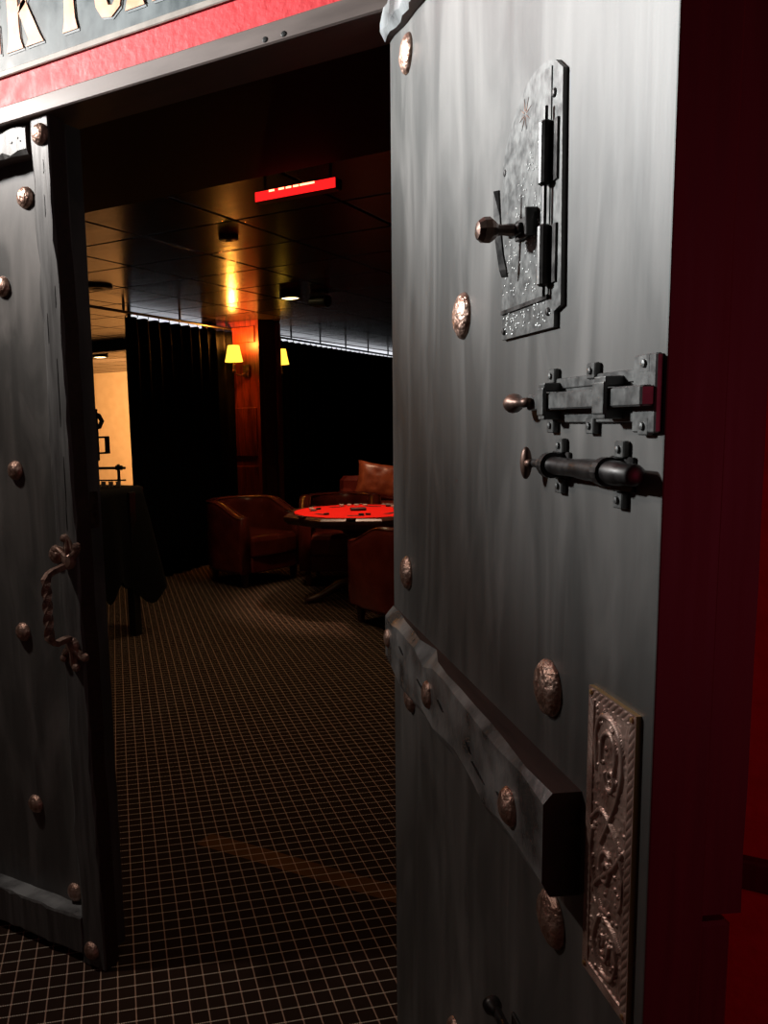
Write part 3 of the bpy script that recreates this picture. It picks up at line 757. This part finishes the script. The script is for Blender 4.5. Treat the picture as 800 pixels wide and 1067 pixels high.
# ceiling fixtures
def downlight(x, y, lab, lit=True, r=.075):
    t = empty('ceiling_light', (x, y, ZC), label=lab, cat='ceiling light')
    m = MB(); m.lathe([(r, 0), (r+.012, -.004), (r+.012, -.055), (r, -.058), (r-.006, -.054), (r-.006, -.02)], (0, 0, 0), 'z', 28, cap=False); m.build('housing', M_['black'], t, smooth=False)
    m = MB(); m.lathe([(r-.006, -.050), (r*.6, -.056), (.005, -.058)], (0, 0, 0), 'z', 28); m.build('lens', M_['lens'] if lit else M_['black'], t, smooth=True)
    return t
downlight(-3.40, 5.86, 'lit round ceiling light nearest the wood pier')
downlight(-8.35, 8.98, 'lit round ceiling light in the beige room beyond the curtain', r=.10)
def disc(nm, x, y, r, h, lab, cat):
    t = empty(nm, (x, y, ZC), label=lab, cat=cat)
    m = MB(); m.lathe([(r, 0), (r, -h*.6), (r*.8, -h), (.01, -h)], (0, 0, 0), 'z', 24); m.build('cover', M_['black'], t)
    m = MB(); m.lathe([(r*.35, -h), (r*.3, -h*1.25), (.005, -h*1.3)], (0, 0, 0), 'z', 16); m.build('sensor', M_['black'], t)
disc('smoke_detector', -2.683, 3.959, .055, .02, 'small round black detector on the ceiling left of the red display', 'smoke detector')
disc('ceiling_vent', -4.36, 4.70, .11, .022, 'dark round vent on the ceiling beside the left door', 'vent')
t = empty('track_spotlight', (-3.20, 5.98, ZC), label='black ceiling spotlight body beside the lit ceiling light', cat='spotlight')
m = MB(); m.bbox(-.06, .06, -.05, .05, -.02, 0, .004); m.build('mount', M_['black'], t)
m = MB(); m.tube([(0, 0, -.02), (0, 0, -.07)], .008, 6); m.build('stem', M_['black'], t)
m = MB(); m.tube([(-.08, .02, -.07), (.09, -.03, -.09)], [.04, .046], 14); m.build('head', M_['black'], t)
# beam/track seen beyond the curtain
t = empty('ceiling_track', (-7.3, 7.95, 2.36), label='dark track with a white edge on the ceiling of the beige room beyond', cat='track')
m = MB(); m.bbox(-.5, .6, -.10, .10, -.05, .06, .006); m.build('track_body', M_['black'], t)
m = MB(); m.bbox(-.5, .6, -.13, -.10, -.055, -.040, .003); m.build('white_edge', M_['white'], t)

# red display
t = empty('red_display', (-1.69, 2.965, 2.30), radians(0), label='narrow glowing red display hanging under the ceiling', cat='display')
m = MB(); m.bbox(-.185, .185, 0, .05, -.021, .021, .003); m.build('case', M_['black'], t)
m = MB(); m.box(-.181, .181, -.003, 0, -.018, .018); m.build('screen', M_['ledred'], t)
for a, b in ((-.115, -.09), (-.07, -.045), (-.036, -.012), (-.003, .022), (.028, .092)):
    m = MB(); m.box(a, b, -.0045, -.003, .0105, .0175); m.build('lit_characters', M_['leddot'], t)
for x in (-.15, .15):
    m = MB(); m.box(x-.004, x+.004, .02, .028, .02, .12); m.build('hanger', M_['black'], t)

# cloth-covered table at left
t = empty('cocktail_table', (-4.0, 3.95, 0), label='tall square table hidden under a black cloth beside the left door', cat='table')
m = MB(); m.bbox(-.34, .335, -.34, .34, .965, .99, .004); m.build('tabletop', M_['darkwood'], t)
for a, b in ((-.29, -.25), (.335, -.25), (.335, .19), (-.29, .25)):
    m = MB(); m.bbox(a-.03, a+.03, b-.03, b+.03, 0, .965, .003); m.build('leg', M_['black'], t)
m = MB(); n = 120; rows = 14
def hemz(th):
    c4 = abs(cos(2*th))        # 0 on corners
    return .24*(1)-.20*(1-c4)**2*.0+.10*c4+.05*sin(th*9)+.03*sin(th*17+1)
rings = []
def sq(th, hs):
    k = 1/max(abs(cos(th)), abs(sin(th))); k = min(k, 1.34)
    return hs*k*cos(th), hs*k*sin(th)
rings.append([(sq(2*pi*i/n, .02)[0], sq(2*pi*i/n, .02)[1], .996) for i in range(n)])
rings.append([(sq(2*pi*i/n, .33)[0], sq(2*pi*i/n, .33)[1], .997) for i in range(n)])
for r in range(rows+1):
    s = r/rows; ring = []
    for i in range(n):
        th = 2*pi*i/n; x, y = sq(th, .348)
        h = hemz(th); z = .990-(.990-h)*s
        corner = (1-abs(cos(2*th)))**2
        fl = s*(.02+.13*corner)+.022*s*sin(th*11+1.2)
        L = hypot(x, y); ring.append((x+x/L*fl, y+y/L*fl, z))
    rings.append(ring)
m.loft(rings, cap=True)
m.f.pop(); m.m.pop()
cl = m.build('tablecloth', M_['cloth'], None, smooth=True, loc=(-4.0, 3.95, 0), label='black cloth draped to the floor over the tall table', cat='tablecloth')
# small rail fixture standing on it
t = empty('card_rack', (-3.85, 4.02, .998), label='black metal rack with two rails standing on the black cloth', cat='rack')
for z in (.045, .125):
    m = MB(); m.tube([(-.30, -.02, z), (.165, .12, z)], .0055 if z < .1 else .009, 8); m.build('rail', M_['iron'], t)
for k in (-.28, .12):
    m = MB(); m.bbox(k-.008, k+.008, (k+.3)*.3-.028, (k+.3)*.3-.012, 0, .15, .002); m.build('upright', M_['iron'], t)
m = MB(); m.bbox(.105, .150, .088, .118, .112, .142, .003); m.build('clamp', M_['iron'], t)
for k in range(3):
    m = MB(); x = .0+k*.05; m.bbox(x, x+.04, .062+k*.016, .066+k*.016, .003, .038, .001); m.build('card', M_['white'], t)

# barrel chairs
def barrel_chair(mo, mi):
    r = empty('barrel_chair', (0, 0, 0))
    # path: U open to +x ; outer half width .33
    def upath(a, b, n=40):
        pts = []
        # from front near (x=+.30,y=-b) around the back to (x=.30,y=+b)
        for i in range(9): pts.append((.30-.30*i/9, -b))
        for i in range(n+1):
            th = -pi/2-pi*i/n; pts.append((a*cos(th)*1.0, b*sin(th)))
        for i in range(1, 10): pts.append((.30*i/9, b))
        return pts
    out = upath(.34, .33); inn = upath(.245, .235)
    L = len(out); m = MB(); rings = []
    for i in range(L):
        ox_, oy_ = out[i]; ix, iy = inn[i]
        f_ = max(0, min(1, (ox_+.05)/.35)); f_ = f_*f_*(3-2*f_)
        zt = .755-.125*f_
        dx, dy = ox_-ix, oy_-iy
        def mix(t): return (ix+dx*t, iy+dy*t)
        sec = [(0.97, .13), (1.0, .16), (1.02, .40), (1.03, zt-.06), (.97, zt-.02), (.80, zt-.002), (.5, zt), (.22, zt-.004), (.05, zt-.025), (0, zt-.07), (-.04, .42), (0, .14)]
        rings.append([(*mix(t_), z) for t_, z in sec])
    m.loft(rings, True)
    sh = m.build('shell', mo, r, smooth=True)
    # piping along the top edges
    for tt, nm in ((.97, 'piping'), (.08, 'piping')):
        p = MB(); pts = []
        for i in range(L):
            ox_, oy_ = out[i]; ix, iy = inn[i]
            f_ = max(0, min(1, (ox_+.05)/.35)); f_ = f_*f_*(3-2*f_)
            pts.append((ix+(ox_-ix)*tt, iy+(oy_-iy)*tt, .755-.125*f_-.014))
        p.tube(pts, .005, 6); p.build(nm, mi, sh, smooth=True)
    s = MB(); rings = []
    for z, k in ((.27, .96), (.285, 1.0), (.41, 1.0), (.445, .96), (.455, .85)):
        ring = []
        for (x, y) in [(.33, -.232), (.2, -.232), (0, -.232)]+[(.24*cos(-pi/2-pi*i/16), .232*sin(-pi/2-pi*i/16)) for i in range(1, 16)]+[(0, .232), (.2, .232), (.33, .232), (.35, .1), (.35, -.1)]:
            ring.append(((x-.04)*k+.04, y*k, z))
        rings.append(ring)
    s.loft(rings); s.build('seat_cushion', mi, r, smooth=False, bevel=.01)
    s = MB(); s.bbox(-.22, .31, -.232, .232, .13, .27, .01); s.build('base', mo, r)
    s = MB(); s.tube([(-.247, 0, .46), (-.252, 0, .60), (-.256, 0, .735)], .004, 6); s.build('back_seam', M_['leatherdark'], r)
    for a, b in ((.25, -.26), (.25, .26), (-.20, -.20), (-.20, .20)):
        l = MB(); l.loft([[(a+w_*cx, b+w_*cy, z) for cx, cy in ((-1, -1), (1, -1), (1, 1), (-1, 1))] for w_, z in ((.014, 0), (.024, .13))]); l.build('leg', M_['darkwood'], r)
    return r
ch = barrel_chair(M_['leather'], M_['leather'])
places = [((-4.04, 6.12), radians(-16), 'oxblood leather barrel chair left of the red table, its back to the black curtain'),
          ((-3.27, 6.42), radians(-64), 'oxblood leather barrel chair behind the red table, facing the doorway'),
          ((-2.10, 5.20), radians(150), 'dark leather barrel chair in front of the red table, its back to the doorway')]
for i, (p, rz, lab) in enumerate(places):
    c = ch if i == 0 else copy_tree(ch)
    c.location = (p[0], p[1], 0); c.rotation_euler = (0, 0, rz); c.scale = [(1.08, 1.10, .97), (1.0, 1.06, 1.0), (1, 1, .93)][i]
    tag(c, lab, 'chair', 'barrel chairs around the red table')

# poker table
TX, TY = -2.78, 5.72
t = empty('poker_table', (TX, TY, 0), radians(22), label='dark octagonal card table with a bright red felt top', cat='table')
def octr(r, z, ph=pi/8, n=8): return [(r*cos(2*pi*i/n+ph), r*sin(2*pi*i/n+ph), z) for i in range(n)]
m = MB(); m.loft([octr(.47, .62), octr(.54, .63), octr(.575, .66), octr(.575, .685), octr(.55, .70), octr(.50, .70), octr(.49, .69)], cap=True)
m.build('rim', M_['darkwood'], t, bevel=.004)
m = MB(); m.lathe([(.475, .688), (.475, .7035), (.005, .704)], (0, 0, 0), 'z', 48); m.build('felt', M_['felt'], t)
m = MB(); m.lathe([(.10, 0.10), (.075, .14), (.055, .2), (.05, .35), (.075, .45), (.06, .5), (.12, .56), (.30, .60)], (0, 0, 0), 'z', 20); m.build('pedestal', M_['darkwood'], t, smooth=True)
for k in range(4):
    a = pi/2*k+.35
    m = MB(); m.tube([(cos(a)*q, sin(a)*q, z) for q, z in ((.05, .16), (.15, .135), (.28, .06), (.36, .032), (.42, .028))], [.035, .032, .028, .026, .022], 8); lg = m.build('leg', M_['darkwood'], t, smooth=True)
    m = MB(); m.lathe([(.018, 0), (.022, .01), (.018, .022)], (cos(a)*.40, sin(a)*.40, 0), 'z', 10); m.build('foot', M_['chrome'], lg)
for k in range(8):
    a = 2*pi*k/8
    m = MB(); m.lathe([(.032, .7005), (.036, .703), (.036, .706), (.030, .706), (.028, .701)], (cos(a)*.52, sin(a)*.52, 0), 'z', 16); m.build('cup_holder', M_['chrome'], t)
for k in range(7):
    a = 2*pi*k/7+.3
    cx, cy = cos(a)*.33, sin(a)*.33
    m = MB()
    m.add([(cx+u*cos(a)-v*sin(a), cy+u*sin(a)+v*cos(a), .7052) for u, v in ((-.022, -.065), (.022, -.065), (.022, .065), (-.022, .065))], [(0, 1, 2, 3)])
    m.build('betting_box', M_['feltink'], t)
# chips and cards on the felt
cp = MB(); cp.lathe([(.019, 0), (.02, .001), (.02, .011), (.019, .012)], (0, 0, 0), 'z', 16)
chip = None
spots = [(-.34, .06, 'w'), (-.30, .10, 'd'), (-.36, .12, 'w'), (-.14, .36, 'w'), (-.08, .38, 'w'), (-.02, .38, 'w'), (.05, .37, 'w'), (.24, .28, 'd'), (.28, .24, 'w'), (.31, .20, 'd'), (-.20, -.26, 'd'), (.06, -.30, 'd'), (.11, -.29, 'd')]
protos = {}
for i, (u, v, k) in enumerate(spots):
    a = radians(22); x, y = TX+u*cos(a)-v*sin(a), TY+u*sin(a)+v*cos(a)
    if k not in protos:
        protos[k] = cp.build('poker_chips', M_['chipwhite'] if k == 'w' else M_['chipdark']); o = protos[k]
    else:
        o = protos[k].copy(); col.objects.link(o)
    o.location = (x, y, .7055)
    tag(o, 'small stack of %s poker chips lying on the red felt' % ('ivory' if k == 'w' else 'dark'), 'poker chips', 'ivory chips on the red table' if k == 'w' else 'dark chips on the red table')
tr = MB(); tr.bbox(-.06, .06, -.03, .03, 0, .02, .003); tr.build('chip_tray', M_['chipdark'], None, loc=(TX+.01, TY+.02, .7055), rz=.6, label='small dark chip tray in the middle of the red felt', cat='tray')

# sofa and cushion at the back
t = empty('sofa', (-3.70, 9.45, 0), radians(-64), label='red leather sofa at the back near the right black curtain', cat='sofa')
m = MB(); m.bbox(-.45, .45, -1.0, 1.0, .10, .30, .03); m.build('base', M_['leatherdark'], t)
m = MB(); m.bbox(-.45, -.22, -1.0, 1.0, .30, .70, .05); m.build('backrest', M_['leather'], t)
for q in (-1, 1):
    m = MB(); m.bbox(-.45, .45, min(q*.82, q*1.0), max(q*.82, q*1.0), .30, .56, .04); m.build('armrest', M_['leather'], t)
for y0, y1 in ((-.81, 0), (0.01, .81)):
    m = MB(); m.bbox(-.22, .47, y0, y1, .30, .42, .03); m.build('seat_cushion', M_['leather'], t)
for a in (-.38, .38):
    for b in (-.92, .92):
        m = MB(); m.lathe([(.02, 0), (.03, .10)], (a, b, 0), 'z', 10); m.build('leg', M_['darkwood'], t)
def pillow(name, loc, rz, tilt, sz, lab):
    n = 16; m = MB()
    for side in (1, -1):
        for j in range(n+1):
            for i in range(n+1):
                u, v = 2*i/n-1, 2*j/n-1
                e = (1-u**4)*(1-v**4); th = .085*sz/.3*max(0, e)**.5
                pin = 1-.10*(1-abs(u)**2)*abs(v)**3; pin2 = 1-.10*(1-abs(v)**2)*abs(u)**3
                wr = .012*noise.noise(Vector((u*3, v*3, side)))
                m.v.append((u*sz*pin2, side*(th+wr*max(0, e)), v*sz*.78*pin))
    for s in range(2):
        b = s*(n+1)**2
        for j in range(n):
            for i in range(n):
                a = b+j*(n+1)+i; m.face((a, a+1, a+n+2, a+n+1))
    o = m.build(name, M_['cushion'], None, smooth=True, label=lab, cat='cushion')
    o.location = loc; o.rotation_euler = (radians(-18), radians(tilt), rz)
    return o
pillow('leather_cushion', (-4.17, 9.27, .645), radians(24), 9, .30, 'tan red wrinkled leather cushion leaning on the sofa')

# ------------------------------------------------------------------ lights
sl = aim(plight('lobby_spotlight', (-2.80, .75, 2.42), 1250, (.96, 1, 1), .08, 'SPOT', spot=radians(68), blend=1.0), (-2.80+cos(radians(0)), .75, 2.42+.105))
plight('lobby_fill', (-2.22, .90, 2.52), 38, (1, .89, .80), .05)  # unseen fill added to light the left leaf, sign and lintel
aim(plight('sign_fill', (-2.30, .86, 2.45), 62, (1, .96, .93), .05, 'SPOT', spot=radians(58), blend=1.0), (-1.55, 1.43, 2.02))  # extra unseen spot added to brighten the stile top, sign and lintel
plight('red_lobby_glow', (1.0, .2, 1.3), 7, (1, .09, .17), .4)
plight('table_spot', (-2.75, 5.6, 2.30), 75, (1, .62, .42), .06, 'SPOT', rot=(0, 0, 0), spot=radians(52), blend=.6)
plight('down_spot', (-3.40, 5.86, 2.34), 12, (1, .75, .45), .05, 'SPOT', rot=(0, 0, 0), spot=radians(120), blend=.8)
aim(plight('far_room_fill', (-9.0, 9.6, 1.9), 185, (1, .70, .42), 1.2, 'AREA', size_y=.8), (-10.6, 12.3, 1.3))  # unseen area light added to brighten the beige wall
plight('sofa_fill', (-4.0, 8.6, 2.3), 60, (1, .62, .38), .06, 'SPOT', rot=(radians(14), 0, 0), spot=radians(60), blend=.6)  # unseen spot added to brighten the cushion and sofa
plight('doorway_fill', (-1.35, 2.45, 2.28), 8, (1, .70, .55), .1, 'SPOT', rot=(0, 0, 0), spot=radians(120), blend=.9)  # unseen fill added to brighten the carpet inside the doorway
plight('carpet_fill', (-2.1, 3.4, 2.25), 19, (1, .66, .36), .1, 'SPOT', rot=(0, 0, 0), spot=radians(130), blend=.9)  # unseen fill added to bring up the carpet grid
plight('carpet_fill_deep', (-3.2, 4.6, 2.35), 20, (1, .66, .36), .1, 'SPOT', rot=(0, 0, 0), spot=radians(130), blend=.9)  # second unseen carpet fill, deeper in the room

w = bpy.data.worlds.new('dim lobby'); scn.world = w; w.use_nodes = True
w.node_tree.nodes['Background'].inputs[0].default_value = (.6, .34, .32, 1)
w.node_tree.nodes['Background'].inputs[1].default_value = .019

# ------------------------------------------------------------------ camera
cam = bpy.data.cameras.new('camera'); co_ = bpy.data.objects.new('camera', cam); col.objects.link(co_)
FPX, PX, PY = 862.2855, 294.586, 558.1
R = Vector((0.85842053, 0.51230963, -0.02555472)); U = Vector((-0.04837684, 0.13045593, 0.99027316)); F = Vector((-0.51066024, 0.84883455, -0.13676997))
mt = Matrix(((R.x, U.x, -F.x, 0), (R.y, U.y, -F.y, 0), (R.z, U.z, -F.z, 1.4), (0, 0, 0, 1)))
co_.matrix_world = mt
cam.sensor_fit = 'VERTICAL'; cam.sensor_height = 36.0; cam.lens = FPX/1067*36.0
cam.shift_x = (400-PX)/1067; cam.shift_y = (PY-533.5)/1067
cam.clip_start = .02; cam.clip_end = 60
scn.camera = co_
scn.view_settings.view_transform = 'Standard'; scn.view_settings.look = 'None'
scn.view_settings.gamma = 1; scn.view_settings.use_curve_mapping = False
scn.view_settings.exposure = 0.0
